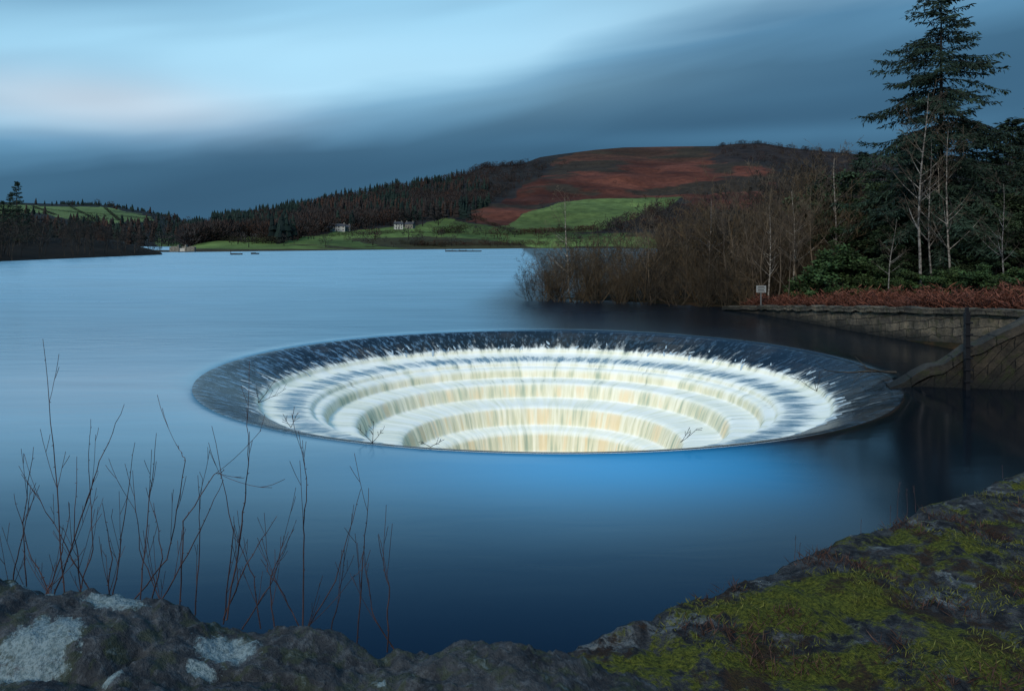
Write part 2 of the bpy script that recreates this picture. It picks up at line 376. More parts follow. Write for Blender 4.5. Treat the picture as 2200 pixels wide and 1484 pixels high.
def leafy(seed,H,cw,ncl,nper,ls,c0,trunk=True,zlo=0.25):
    random.seed(seed); np.random.seed(seed); sg=[]; tips=[]
    grow(sg,Vector((0,0,-.3)),Vector((0,0,1)),H*.9,0.016*H,0,2,up=0.08,wig=.1,nch=(14,5),spread=.8,lr=.42,start=.25,tips=tips)
    C_=[];
    for k in range(ncl):
        if random.random()<.5 and tips: c_=random.choice(tips)
        else:
            a=random.uniform(0,6.28); zz=random.uniform(zlo,1.0); rr=cw*math.sqrt(max(0.03,math.sin(math.pi*min(1,(zz-zlo)/(1-zlo)*.8+.2))))*random.uniform(.3,1)
            c_=Vector((math.cos(a)*rr,math.sin(a)*rr,zz*H))
        C_.append((c_,random.uniform(.35,.9)*cw*.35,random.uniform(.45,1.5)))
    pts=[];cs=[];
    for c_,rad,tone in C_:
        p=np.random.normal(size=(nper,3)); p/=np.linalg.norm(p,axis=1,keepdims=True); p*=rad*np.random.uniform(.3,1,(nper,1))**.5; p[:,2]*=.6
        pts.append(p+np.array(c_)); tt=tone*np.random.uniform(.6,1.4,(nper,1))*(0.8+0.5*(p[:,2:3]/rad)); cs.append(np.array([c0])*tt)
    pts=np.vstack(pts); cs=np.clip(np.vstack(cs),0.002,1); ds=np.random.normal(size=pts.shape); ds[:,2]*=.6
    ex=diamonds(pts,ds,ls*np.random.uniform(.6,1.3,len(pts)),ls*.28,cs)
    return seg_mesh('leafy_%d'%seed,sg,[m_dark,m_leaf],3,0.006,ex)
FIR=conifer(21,21,8.2,46,5,0.7,base=0.10,droop=.14,mnb=4,mxb=7,pw=.72,spray=.34,wf=.12)
CON=[conifer(22,13,3.4,26,3,0.9,base=0.05,pw=.8,spray=.34,wf=.16),conifer(23,11,3.0,20,3,0.85,base=0.05,pw=.7,spray=.34,wf=.16)]
PINE=[leafy(31,10,3.0,70,120,.26,(0.036,0.058,0.026)),leafy(32,9,2.8,60,120,.24,(0.032,0.058,0.028))]
RHO=[leafy(41,3.2,2.0,55,110,.20,(0.036,0.070,0.024),zlo=0.0),leafy(42,2.8,1.9,50,110,.18,(0.044,0.074,0.024),zlo=0.0)]
BT=[baretree(s,9.5,[m_dark,m_dark],r=.13,minr=0.025,n=3,start=.2,nch=(11,5,4)) for s in (51,52,53)]
# ---------------------------------------------------------------- distant terrain
def inpoly(px,py,poly):
    r=np.zeros(px.shape,bool); n=len(poly); j=n-1
    for i in range(n):
        xi,yi=poly[i]; xj,yj=poly[j]
        c_=((yi>py)!=(yj>py))&(px<(xj-xi)*(py-yi)/(yj-yi+1e-9)+xi); r^=c_; j=i
    return r
def terrain(name,cols,crest,shore,d0f,dcf,cover,rows=120,relief=1.0):
    cx,cy=np.array(crest).T; hx,hy=np.array(shore).T
    px=np.array(cols,float); yc=np.interp(px,cx,cy); ys=np.interp(px,hx,hy)
    tt=np.concatenate([[-0.06],np.linspace(0,1,rows),[1.1,1.3,1.6]])
    V=np.zeros((len(tt),len(px),3)); PX=np.zeros((len(tt),len(px))); PY=PX.copy()
    d0=d0f(px,ys); dc=dcf(px)
    for j,t_ in enumerate(tt):
        D=d0*(dc/d0)**t_
        py=ys+(yc-ys)*min(t_,1.0)
        Zz=HC+(Y0-py)*D/F
        if t_>1: Zz=(HC+(Y0-yc)*dc/F)*(1-(t_-1)*1.2)
        if t_<0: Zz=Zz*0-3
        Xx=(px-1100)/F*D
        if 0<t_<1:
            env=math.sin(math.pi*t_)*relief
            nz=np.array([mn.fractal(Vector((x*.006,y*.006,0.3)),0.9,2.1,4) for x,y in zip(Xx,D)])
            Zz=Zz+nz*env*D*0.009
        V[j,:,0]=Xx;V[j,:,1]=D;V[j,:,2]=Zz; PX[j]=px; PY[j]=py
    C=cover(PX,PY,V)
    I=np.arange(V.shape[0]*V.shape[1]).reshape(V.shape[:2])
    Fc=np.stack([I[:-1,:-1],I[:-1,1:],I[1:,1:],I[1:,:-1]],-1).reshape(-1,4)
    m,t,b=newmat(name+'_mat',0.95,spec=0.05)
    p=worldpos(t); a=colattr(t).outputs['Color']
    n1=t.noise(t.mapv(p,(1,1,1)),0.015,6,0.7,.5); n2=t.noise(p,0.12,5,0.7)
    c_=t.mix(1.0,a,t.ramp(n1,[(0.3,(0.5,0.55,0.65,1)),(0.7,(1.5,1.4,1.3,1))]),'MULTIPLY')
    c_=t.mix(1.0,c_,t.ramp(n2,[(0.3,(0.6,0.6,0.6,1)),(0.7,(1.4,1.4,1.4,1))]),'MULTIPLY')
    t.l.new(c_,b.inputs['Base Color'])
    obj(name,fast_mesh(name,V.reshape(-1,3),Fc,[m],None,C.reshape(-1,3),smooth=True))
    return (px,d0,dc,ys,yc)
crestM=[(-1600,538),(380,538),(420,512),(450,490),(470,484),(560,470),(600,460),(650,450),(700,436),(760,424),(830,408),(900,396),(960,386),(1000,374),(1040,358),(1120,353),(1160,338),(1200,332),(1280,322),(1340,317),(1450,315),(1540,314),(1580,309),(1640,308),(1690,317),(1760,324),(1850,332),(1950,340),(2200,350),(3800,300)]
shoreM=[(-1600,543),(380,542),(800,537),(1150,533.5),(3800,533)]
d0M=lambda px,ys: HC*F/(ys-Y0)
dcM=lambda px: np.interp(px,[380,450,700,1000,1400,1900,3800],[430,800,1100,1500,1900,1700,1500])
upf=[(1068,487),(1100,468),(1150,452),(1200,440),(1330,419),(1400,416),(1468,420),(1440,442),(1330,480),(1275,497),(1120,505)]
lof=[(385,543),(415,527),(520,514),(560,516),(600,524),(680,503),(740,494),(800,485),(850,478),(960,463),(1060,484),(1110,501),(1280,497),(1420,500),(1420,536),(400,543)]
brk=[(985,460),(1050,445),(1100,412),(1160,385),(1190,352),(1240,326),(1300,310),(1490,308),(1530,330),(1600,352),(1660,365),(1680,400),(1760,450),(1600,490),(1440,442),(1468,420),(1330,419),(1200,440),(1100,468),(1068,487)]
def jit(PX,PY,V,a=7,b=4,s=0.012):
    f1=np.array([mn.fractal(Vector((x*s,y*s,1.5)),.8,2.2,4) for x,y in zip(V[...,0].ravel(),V[...,1].ravel())]).reshape(PX.shape)
    f2=np.array([mn.fractal(Vector((x*s,y*s,8.5)),.8,2.2,4) for x,y in zip(V[...,0].ravel(),V[...,1].ravel())]).reshape(PX.shape)
    return PX+f1*a*2,PY+f2*b*2,f1,f2
def coverM(PX,PY,V):
    x,y,f1,f2=jit(PX,PY,V,16,5,.008)
    C=np.zeros(PX.shape+(3,)); C[:]=(0.024,0.023,0.023)
    m=inpoly(x,y,brk)
    g=np.clip(f1*1.8,-1,1)[...,None]
    dk=np.clip((f2-.12)*5,0,1)[...,None]
    Cb=np.array([0.088,0.032,0.022])*(1+0.4*g); Cb=Cb*(1-dk)+np.array([0.036,0.028,0.021])*dk
    C=np.where(m[...,None],Cb,C)
    hw=np.clip((352-PY)/14,0,1)[...,None]
    C=np.where(m[...,None],C*(1-.6*hw)+np.array([0.042,0.032,0.021])*.6*hw,C)
    m=(x>1530)&(y<352); C[m]=(0.030,0.024,0.023)
    m=inpoly(x,y,lof); C[m]=(0.082,0.125,0.038); C[m]*=(1+0.6*f2[m][:,None]); 
    m2=m&(f1>0.22); C[m2]=(0.045,0.043,0.022)
    m=inpoly(PX+f1*3,PY+f2*1.5,upf); C[m]=(0.092,0.135,0.044); C[m]*=(1+0.35*f2[m][:,None])
    C[(PY>535)&(PX<1400)]=(0.05,0.04,0.025)
    return C
colsM=list(range(-1600,380,60))+list(range(380,1900,4))+list(range(1900,3801,50))
TM=terrain('hill',colsM,crestM,shoreM,d0M,dcM,coverM,130)
def gp(T,px,py):
    p,d0,dc,ys,yc=T
    a=np.interp(px,p,d0);b=np.interp(px,p,dc);s=np.interp(px,p,ys);c=np.interp(px,p,yc)
    t_=(py-s)/(c-s); return a*(b/a)**np.clip(t_,0,1)
crestL=[(-1600,400),(-200,425),(50,436),(150,439),(230,441),(320,456),(380,471),(450,486),(520,500),(900,520)]
shoreL=[(-1600,530),(900,530)]
glf=[(-400,440),(55,440),(150,443),(225,446),(325,464),(330,472),(240,482),(120,466),(80,456),(-400,500)]
glf2=[(330,512),(420,505),(450,530),(340,535)]
def coverL(PX,PY,V):
    x,y,f1,f2=jit(PX,PY,V,5,3,.004)
    C=np.zeros(PX.shape+(3,)); C[:]=(0.018,0.022,0.024)
    m=inpoly(x,y,glf)|inpoly(x,y,glf2); C[m]=(0.10,0.15,0.058); C[m]*=(1+0.4*f2[m][:,None])
    return C
TL=terrain('hill',list(range(-1600,-40,40))+list(range(-40,520,4))+list(range(520,901,40)),crestL,shoreL,lambda p,y: np.full(p.shape,HC*F/12.0),lambda p: np.full(p.shape,2300.),coverL,90,0.3)
def coverH(PX,PY,V):
    C=np.zeros(PX.shape+(3,)); C[:]=(0.014,0.012,0.010); return C
crestH=[(-900,470),(25,508),(180,513),(260,522),(320,534),(352,545)]
shoreH=[(-900,600),(-300,575),(25,560.5),(352,547)]
TH=terrain('wooded_headland',list(range(-900,353,8)),crestH,shoreH,lambda p,y: HC*F/(y-Y0),lambda p: np.interp(p,[-900,25,352],[200,270,290]),coverH,20,0.4)
# ---------------------------------------------------------------- distant forest masses
def tpl_con(seed):
    rs_=np.random.RandomState(seed); V=[];Fc=[]
    for k in range(5):
        z0=0.08+k*.18; z1=min(1.0,z0+.34); r0=.20*(1-k*.17); n=7; b0=len(V)
        V.append((0,0,z1)); 
        for i in range(n):
            a=2*math.pi*i/n+k; rr=r0*rs_.uniform(.65,1.25); V.append((rr*math.cos(a),rr*math.sin(a),z0+rs_.uniform(-.03,.03)))
        for i in range(n): Fc.append((b0,b0+1+i,b0+1+(i+1)%n))
    return np.array(V),np.array(Fc)
def tpl_dec(seed,nt=80):
    rs_=np.random.RandomState(seed); V=[];Fc=[]
    for k in range(nt):
        p=rs_.normal(size=3); p/=np.linalg.norm(p); p*=rs_.uniform(.35,1)**.5; c_=np.array([p[0]*.36,p[1]*.36,.58+p[2]*.42])
        d=c_-np.array([0,0,.2]); d/=np.linalg.norm(d); s=np.cross(d,rs_.normal(size=3)); s/=np.linalg.norm(s)
        L=rs_.uniform(.10,.2); w_=rs_.uniform(.012,.03); b0=len(V)
        V+= [c_-s*w_,c_+s*w_,c_+d*L]; Fc.append((b0,b0+1,b0+2))
    b0=len(V); V+=[np.array((-.025,0,0)),np.array((.025,0,0)),np.array((0,0,.7))]; Fc.append((b0,b0+1,b0+2))
    b0=len(V); V+=[np.array((0,-.025,0)),np.array((0,.025,0)),np.array((0,0,.7))]; Fc.append((b0,b0+1,b0+2))
    return np.array(V),np.array(Fc)
TC=[tpl_con(i) for i in range(4)]; TD=[tpl_dec(i) for i in range(5)]
class Mass:
    def __init__(s): s.V=[];s.F=[];s.C=[];s.n=0
    def add(s,kind,p,h,c_,wid=1.0):
        V,Fc=random.choice(TC if kind=='c' else TD)
        a=random.uniform(0,6.28); ca,sa=math.cos(a),math.sin(a)
        W=V*np.array([h*wid,h*wid,h]); W=np.stack([W[:,0]*ca-W[:,1]*sa,W[:,0]*sa+W[:,1]*ca,W[:,2]],1)+np.array(p)
        s.V.append(W); s.F.append(Fc+s.n); s.n+=len(W)
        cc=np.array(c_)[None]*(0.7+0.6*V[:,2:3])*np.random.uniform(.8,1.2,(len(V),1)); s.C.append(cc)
    def build(s,name):
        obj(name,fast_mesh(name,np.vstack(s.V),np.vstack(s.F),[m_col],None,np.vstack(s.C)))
random.seed(5)
GREEN=[(0.016,0.027,0.025),(0.020,0.033,0.028),(0.014,0.022,0.022)]
BROWN=[(0.038,0.028,0.026),(0.032,0.026,0.024),(0.030,0.028,0.028),(0.046,0.029,0.024)]
GREY=[(0.040,0.037,0.037),(0.032,0.030,0.031)]
M=Mass()
def notin(px,py,polys): 
    for q in polys:
        if inpoly(np.array([px],float),np.array([py],float),q)[0]: return False
    return True
cx,cy=np.array(crestM).T
k=0
while k<4200:
    px=random.uniform(400,1900); c_=np.interp(px,cx,cy); py=random.uniform(c_,530)
    if not notin(px,py,[upf,lof,brk]): continue
    if px<455 and py<515: continue
    if px>1000 and py<352 and px<1540 : 
        if random.random()<.97: continue
    if px>1040 and random.random()<.35: continue
    if px>1540 and py<350 and random.random()<.3: continue
    D=float(gp(TM,px,py)); p=P(px,py,D); p.z-=2
    nz=mn.noise(Vector((p.x*.008,p.y*.008,4)))
    if px<1050:
        if nz>-0.02: M.add('c',p,random.uniform(9,20),random.choice(GREEN if (nz<.22 or px<640) else BROWN))
        else: M.add('d',p,random.uniform(10,15),random.choice(BROWN+GREY),1.2)
    else: M.add('d',p,random.uniform(7,12),random.choice(BROWN+GREY),1.4)
    k+=1
for k in range(260):
    px=random.uniform(452,1000); py=np.interp(px,cx,cy)+random.uniform(-1,3); D=float(gp(TM,px,py)); p=P(px,py,D); p.z-=2
    if random.random()<.65: M.add('c',p,random.uniform(7,17),random.choice(GREEN))
    else: M.add('d',p,random.uniform(8,13),random.choice(BROWN),1.2)
for k in range(110):
    px=random.choice([random.uniform(1545,1860),random.uniform(1010,1130)]); py=np.interp(px,cx,cy)+2; D=float(gp(TM,px,py)); p=P(px,py,D); p.z-=2
    M.add('d',p,random.uniform(6,13),random.choice(GREY),1.5)
for k in range(160):
    px=random.uniform(1060,1700); py=random.uniform(335,450)
    if notin(px,py,[brk]): continue
    if mn.noise(Vector((px*.02,py*.03,2)))<.1: continue
    D=float(gp(TM,px,py)); M.add('d',P(px,py,D)-Vector((0,0,1)),random.uniform(2.5,6),random.choice(GREY+BROWN),1.8)
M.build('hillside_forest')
M=Mass()
for k in range(150):
    px=random.uniform(480,1290); py=random.uniform(468,532)
    if notin(px,py,[lof]) : continue
    D=float(gp(TM,px,py)); p=P(px,py,D)
    M.add('d',p,random.uniform(3,8),random.choice(GREY+BROWN),1.6)
for px,py,h in [(790,492,14),(820,487,12),(908,486,15),(942,484,13),(640,518,15),(590,508,13),(668,508,14),(770,492,11),(620,500,16),(1165,447,8),(400,528,9),(650,490,18),(690,484,16),(835,478,9),(560,512,12),(610,528,7)]:
    D=float(gp(TM,px,py)); M.add('d',P(px,py,D),h,random.choice(GREY),1.25)
def hedge(a,b_,T,n,h=3,c_=(0.03,0.028,0.02)):
    for i in range(n):
        f_=i/n; px=a[0]+(b_[0]-a[0])*f_+random.gauss(0,1.5); py=a[1]+(b_[1]-a[1])*f_+random.gauss(0,.6)
        D=float(gp(T,px,py)); M.add('d',P(px,py,D)-Vector((0,0,.6)),h*random.uniform(.6,1.3),c_,2.2)
hedge((1068,487),(1120,505),TM,24); hedge((1120,503),(1280,495),TM,60,4,(0.045,0.022,0.018)); hedge((1000,462),(1068,487),TM,30)
hedge((690,508),(850,500),TM,40,2.5); hedge((850,500),(1120,505),TM,60,2.5); hedge((900,528),(1180,526),TM,70,3,(0.045,0.025,0.02)); hedge((1385,420),(1402,458),TM,26,2.2,(0.02,0.025,0.015))
hedge((480,520),(600,524),TM,40,4); hedge((940,502),(1000,497),TM,20,5)
hedge((860,525),(960,531),TM,24,3)
M.build('field_hedgerow')
M=Mass()
for k in range(700):
    px=random.uniform(-300,520); c_=np.interp(px,*np.array(crestL).T); py=random.uniform(c_,528)
    if not notin(px,py,[glf,glf2]): continue
    D=float(gp(TL,px,py)); M.add(random.choice('ccd'),P(px,py,D)-Vector((0,0,3)),random.uniform(14,24),random.choice(GREEN+BROWN),1.3)
for k in range(170):
    px=random.uniform(120,440); py=np.interp(px,*np.array(crestL).T)+1; D=2300
    M.add('c',P(px,py,D)-Vector((0,0,3)),random.uniform(8,15),random.choice(GREEN),1.6)
for k in range(60):
    px=random.uniform(335,445); py=random.uniform(518,530); D=float(gp(TL,px,py)); M.add('d',P(px,py,D)-Vector((0,0,1)),random.uniform(6,12),random.choice(GREY+GREEN),1.6)
for ln in [((60,448),(330,472)),((150,444),(215,480)),((225,447),(260,478)),((70,444),(120,464))]:
    for i in range(60):
        f_=i/60; px=ln[0][0]+(ln[1][0]-ln[0][0])*f_; py=ln[0][1]+(ln[1][1]-ln[0][1])*f_; D=float(gp(TL,px,py)); M.add('d',P(px,py,D)-Vector((0,0,1)),5,(0.03,0.035,0.03),2.2)
M.build('far_forest')
wood=empty('headland_woodland')
random.seed(9)
for k in range(150):
    px=random.uniform(-250,345); f_=random.random(); s_=np.interp(px,*np.array(shoreH).T); c_=np.interp(px,*np.array(crestH).T); py=s_+(c_-s_)*f_-0.5
    D=float(gp(TH,px,py)); p=P(px,py,D)
    top=np.interp(px,[-350,25,100,180,250,310,348],[455,478,472,474,490,508,530])
    h=max(2.0,(py-top)*D/F)*random.uniform(.75,1.02); h=min(h,12)
    o=obj('bare_tree',random.choice(BT),wood,p); s_=h/9.5; o.scale=(s_*1.3,s_*1.3,s_); o.rotation_euler=(0,0,random.uniform(0,6.28))
for px,top,D in [(36,402,250),(22,425,255),(-20,410,250),(60,455,262),(5,440,240)]:
    p=P(px,540,D); h=(540-top)*D/F; o=obj('conifer',random.choice(CON),wood,p); s_=h/12; o.scale=(s_,s_,s_); o.rotation_euler=(0,0,random.uniform(0,6))
# ---------------------------------------------------------------- farm houses, dam, rafts
m_white,t,b=newmat('limewash',0.8,S(185,185,180)); 
m_slate,t,b=newmat('slate',0.7,(0.05,0.05,0.06,1))
m_glass,t,b=newmat('window_glass',0.2,(0.02,0.02,0.03,1))
m_stone2,t,b=newmat('farm_stone',0.9)
t.l.new(t.mix(t.mr(t.noise(objco(t),1.5,4),.35,.65),(0.12,0.115,0.10,1),(0.24,0.23,0.20,1)),b.inputs['Base Color'])
def boxm(name,x0,x1,y0,y1,z0,z1,mat,parent):
    V=[(x,y,z) for z in (z0,z1) for y in (y0,y1) for x in (x0,x1)]
    Fc=[(0,2,3,1),(4,5,7,6),(0,1,5,4),(2,6,7,3),(0,4,6,2),(1,3,7,5)]
    return obj(name,fast_mesh(name,V,Fc,[mat]),parent)
def house(px,py,L,h,rot,mat):
    D=float(gp(TM,px,py)); e=empty('farmhouse',P(px,py,D)-Vector((0,0,.4))); e.rotation_euler=(0,0,rot)
    boxm('walls',-L/2,L/2,-2.4,2.4,-2,h,mat,e)
    V=[(-L/2-.3,-2.8,h),(L/2+.3,-2.8,h),(L/2+.3,2.8,h),(-L/2-.3,2.8,h),(-L/2-.3,0,h+2.0),(L/2+.3,0,h+2.0)]
    me=bpy.data.meshes.new('roof'); me.from_pydata(V,[],[(0,1,5,4),(2,3,4,5),(0,4,3),(1,2,5),(3,2,1,0)]); me.materials.append(m_slate); obj('roof',me,e)
    for i,x in enumerate(np.linspace(-L/2+1.2,L/2-1.2,max(2,int(L/2.6)))):
        for z in (0.8,2.6):
            if z+1.0<h: boxm('window_%d'%i,x-.4,x+.4,-2.43,-2.3,z,z+.9,m_glass,e)
    boxm('door',-.45,.45,-2.44,-2.3,-.2,1.7,m_slate,e)
    for s_ in (-1,1): boxm('chimney',s_*(L/2-.8)-.4,s_*(L/2-.8)+.4,-.4,.4,h+1.2,h+2.8,m_stone2,e)
house(724,496,12,3.8,.1,m_white); house(704,497,6,2.8,-.2,m_stone2); house(744,495,6,2.6,.1,m_stone2)
house(856,491,6.5,3.8,.3,m_white); house(881,489,7,3.0,-.3,m_stone2); house(572,510,8,3.2,.6,m_stone2)
e=empty('stone_dam',(P(374,541,338).x,346,0))
boxm('wall_left',-5.4,-1.6,0,1.5,-1,2.0,m_stone2,e); boxm('wall_right',1.6,5.4,0,1.5,-1,2.0,m_stone2,e); boxm('spillway_face',-1.6,1.6,.3,1.4,-1,1.5,m_white,e)
for x in (-1.9,1.3): boxm('tower',x,x+.6,-.2,1.7,-1,3.0,m_stone2,e)
boxm('parapet',-5.4,5.4,1.6,1.9,1.4,2.3,m_stone2,e)
m_wood,t,b=newmat('raft_wood',0.85,(0.03,0.028,0.025,1))
def raft(px,py,L):
    D=HC*F/(py-Y0); e=empty('floating_raft',((px-1100)/F*D,D,0))
    for i in range(int(L/1.2)):
        x=-L/2+i*1.2; boxm('float_%d'%i,x,x+1.0,-1.2,1.2,-.1,.35+random.uniform(0,.25),m_wood,e)
    boxm('beam',-L/2,L/2,-1.35,-1.22,.1,.45,m_wood,e)
    for i in range(int(L/3)): boxm('post_%d'%i,-L/2+i*3,-L/2+i*3+.15,-1,-.85,0.2,1.1,m_wood,e)
raft(996,540.5,16); raft(510,547,4); raft(549,546,2.5)
# ---------------------------------------------------------------- right bank
edge=[(160,24.4,3.0),(20,24.4,1.9),(21.5,29,1.75),(19.8,34.5,1.5),(18.6,39,1.1),(17.5,45,.6),(16.4,51,.15),(14,54,-.2),(8,57.5,-.35),(3,60,-.35),(1.2,63,-.35),(3,72,-.35),(10,100,-.35),(25,160,-.35),(60,300,-.35),(110,440,-.3)]
E=np.array(edge); poly2=[(a,b_) for a,b_,c_ in edge]+[(400,440),(400,24)]
def bank_z(x,y):
    x=np.asarray(x,float);y=np.asarray(y,float)
    best=np.full(x.shape,1e9); hh=np.zeros(x.shape)
    for i in range(len(E)-1):
        a=E[i];b_=E[i+1]; d=b_[:2]-a[:2]; L2=d@d
        t_=np.clip(((x-a[0])*d[0]+(y-a[1])*d[1])/L2,0,1)
        qx=a[0]+t_*d[0]; qy=a[1]+t_*d[1]; ds=np.hypot(x-qx,y-qy); h=a[2]+t_*(b_[2]-a[2])
        m=ds<best; best=np.where(m,ds,best); hh=np.where(m,h,hh)
    ins=inpoly(x,y,poly2)
    zin=hh+np.minimum(best,3)*.12+np.maximum(best-3,0)*.05+np.maximum(x-28,0)*0.12
    return np.where(ins,zin,hh-best*1.2-0.3)
gx=np.concatenate([np.arange(-4,45,.5),np.arange(45,400,8)]); gy=np.concatenate([np.arange(23.5,80,.5),np.arange(80,440,8)])
GX,GY=np.meshgrid(gx,gy); GZ=bank_z(GX,GY)
ins_=inpoly(GX,GY,poly2)
GZ=GZ+np.where(ins_,0.12,0)*np.array([mn.noise(Vector((x*.8,y*.8,0))) for x,y in zip(GX.ravel(),GY.ravel())]).reshape(GX.shape)
I=np.arange(GX.size).reshape(GX.shape)
m_bank,t,b=newmat('bank_soil',0.95,spec=.1)
t.l.new(t.mix(t.mr(t.noise(objco(t),.9,6,.7),.35,.65),(0.012,0.014,0.008,1),(0.045,0.026,0.014,1)),b.inputs['Base Color'])
Fq=np.stack([I[:-1,:-1],I[:-1,1:],I[1:,1:],I[1:,:-1]],-1).reshape(-1,4)
Fq=Fq[GZ.ravel()[Fq].max(1)>-1.3]
obj('shore_bank',fast_mesh('shore_bank',np.stack([GX,GY,GZ],-1).reshape(-1,3),Fq,[m_bank],smooth=True))
def bz(x,y): return float(bank_z(np.array([x]),np.array([y]))[0])
def stonemat(name,c1,c2,mort,bw,bh,moss=0.3,ms=.012,var=1.0):
    m,t,b=newmat(name,0.85)
    u=t.node('ShaderNodeUVMap'); u.uv_map='UVMap'
    br=t.node('ShaderNodeTexBrick'); 
    nz=t.noise(objco(t),1.5,4,.6)
    v=t.node('ShaderNodeVectorMath',operation='ADD'); t.l.new(u.outputs[0],v.inputs[0]); t.l.new(t.comb(t.m('MULTIPLY',t.m('SUBTRACT',nz,.5),.35),t.m('MULTIPLY',t.m('SUBTRACT',nz,.5),.22),0.0),v.inputs[1])
    t.l.new(v.outputs[0],br.inputs['Vector']); br.inputs['Scale'].default_value=1; br.inputs['Brick Width'].default_value=bw; br.inputs['Row Height'].default_value=bh
    br.inputs['Color1'].default_value=c1; br.inputs['Color2'].default_value=c2; br.inputs['Mortar'].default_value=mort; br.inputs['Mortar Size'].default_value=ms; br.inputs['Mortar Smooth'].default_value=.6
    big=t.noise(objco(t),1.1,8,.78)
    c=t.mix(1.0,br.outputs['Color'],t.ramp(big,[(.32,(.18,.19,.22,1)),(.5,(.8,.8,.78,1)),(.68,(1.9,1.75,1.5,1))]),'MULTIPLY')
    c=t.mix(t.m('MULTIPLY',t.mr(t.noise(objco(t),2.6,5,.7),.50,.64),moss),c,(0.03,0.038,0.012,1))
    x,y,z=t.sep(worldpos(t)); c=t.mix(t.mr(z,0.0,.6,.85,0),c,(0.008,0.010,0.011,1))
    t.l.new(c,b.inputs['Base Color']); 
    t.l.new(t.bump(t.m('ADD',t.m('MULTIPLY',br.outputs['Fac'],-.8),t.m('MULTIPLY',big,2.4)),.9,.10),b.inputs['Normal']); return m
m_wall=stonemat('wall_stone',(0.022,0.020,0.018,1),(0.045,0.038,0.030,1),(0.008,0.008,0.007,1),.9,.36,.6,.02)
m_wallr=stonemat('retaining_wall_stone',(0.085,0.075,0.060,1),(0.15,0.13,0.104,1),(0.03,0.028,0.024,1),.9,.36,.5,.02)
m_cope=stonemat('coping_stone',(0.052,0.046,0.040,1),(0.036,0.032,0.027,1),(0.008,0.008,0.007,1),1.4,5,.7,.03)
def ribbon(name,pts,thick,mat,parent,zb=-2.0,batter=.12,dz=0,over=0,wob=.012):
    Q=[]
    for i in range(len(pts)-1):
        a=np.array(pts[i],float);b_=np.array(pts[i+1],float); n_=max(1,int(np.linalg.norm(b_-a)/.4))
        for k in range(n_): Q.append(a+(b_-a)*k/n_)
    Q.append(np.array(pts[-1],float)); V=[];U=[];s_=0;Fc=[]
    for i,q in enumerate(Q):
        d=(Q[min(i+1,len(Q)-1)]-Q[max(i-1,0)])[:2]; d/=np.linalg.norm(d); nr=np.array([d[1],-d[0]])
        if i: s_+=np.linalg.norm(Q[i]-Q[i-1])
        zt=q[2]+dz+random.gauss(0,wob); bot=zb if zb<-1 else zt+zb
        ov=over+random.gauss(0,wob)
        prf=[(-batter*(zt-bot)-ov,bot,0),(-ov,zt-.04,zt-bot-.04),(-ov+.06,zt,zt-bot),(thick,zt,zt-bot+thick),(thick,bot,2*(zt-bot)+thick)]
        for o_,z_,v_ in prf: V.append((q[0]+nr[0]*o_,q[1]+nr[1]*o_,z_)); U.append((s_,v_))
    for i in range(len(Q)-1):
        for k in range(4): Fc.append((5*i+k,5*i+5+k,5*i+6+k,5*i+1+k))
    e_=5*(len(Q)-1); Fc+= [(0,1,3,4),(e_+4,e_+3,e_+1,e_)]
    me=fast_mesh(name,V,np.array(Fc),[mat]); uv=me.uv_layers.new(name='UVMap'); U=np.array(U,dtype=np.float32)
    li=np.zeros(len(me.loops),dtype=np.int32); me.loops.foreach_get('vertex_index',li); uv.data.foreach_set('uv',U[li].ravel())
    return obj(name,me,parent)
e=empty('retaining_wall')
wl=[(14.6,53.6,.05),(16.2,51,.25),(17.3,45,.7),(18.4,39,1.15),(19.6,34.5,1.5),(21.3,29,1.75),(19.8,24.7,1.9)]
ribbon('wall_face',wl,.6,m_wallr,e,-2.0,.15)
ribbon('coping',wl,.75,m_wallr,e,-.24,0,.24,.10,.03)
e=empty('wing_wall')
ww=[(12.2,26.1,-.1),(12.6,26.0,.15),(16.2,25.2,2.3),(17.4,24.95,3.0),(22,24.0,3.2),(60,20,4)]
ribbon('wall_face',[(a+.1,b_,c_-.25) for a,b_,c_ in ww],.6,m_wall,e,-2,.05)
ribbon('sloping_coping',ww,.65,m_cope,e,-.28,0,.0,.12,.045)
m_iron,t,b=newmat('black_iron',0.6,(0.008,0.008,0.01,1))
e=empty('iron_post',(14.1,24.8,0))
boxm('post',-.07,.07,-.07,.07,-1,2.40,m_iron,e); boxm('cap',-.04,.04,-.04,.04,2.40,2.55,m_iron,e); 
for i in range(6): boxm('rung_%d'%i,-.13,.13,-.12,-.075,.25+i*.36,.30+i*.36,m_iron,e)
e=empty('warning_sign',((1635-1100)/F*51.5,51.5,bz(16,51.5)))
m_post,t,b=newmat('sign_post',.7,(0.12,0.12,0.12,1)); m_board,t,b=newmat('sign_board',.5,(0.26,0.27,0.27,1))
boxm('post',-.035,.035,0,.06,-.3,1.9,m_post,e); boxm('board',-.31,.31,-.05,-.015,1.5,1.95,m_board,e)
for i,(a,b_) in enumerate([(-.2,.2),(-.25,.25),(-.22,.18),(-.24,.24)]): boxm('lettering_%d'%i,a,b_,-.056,-.052,1.86-i*.1,1.9-i*.1,m_iron,e)
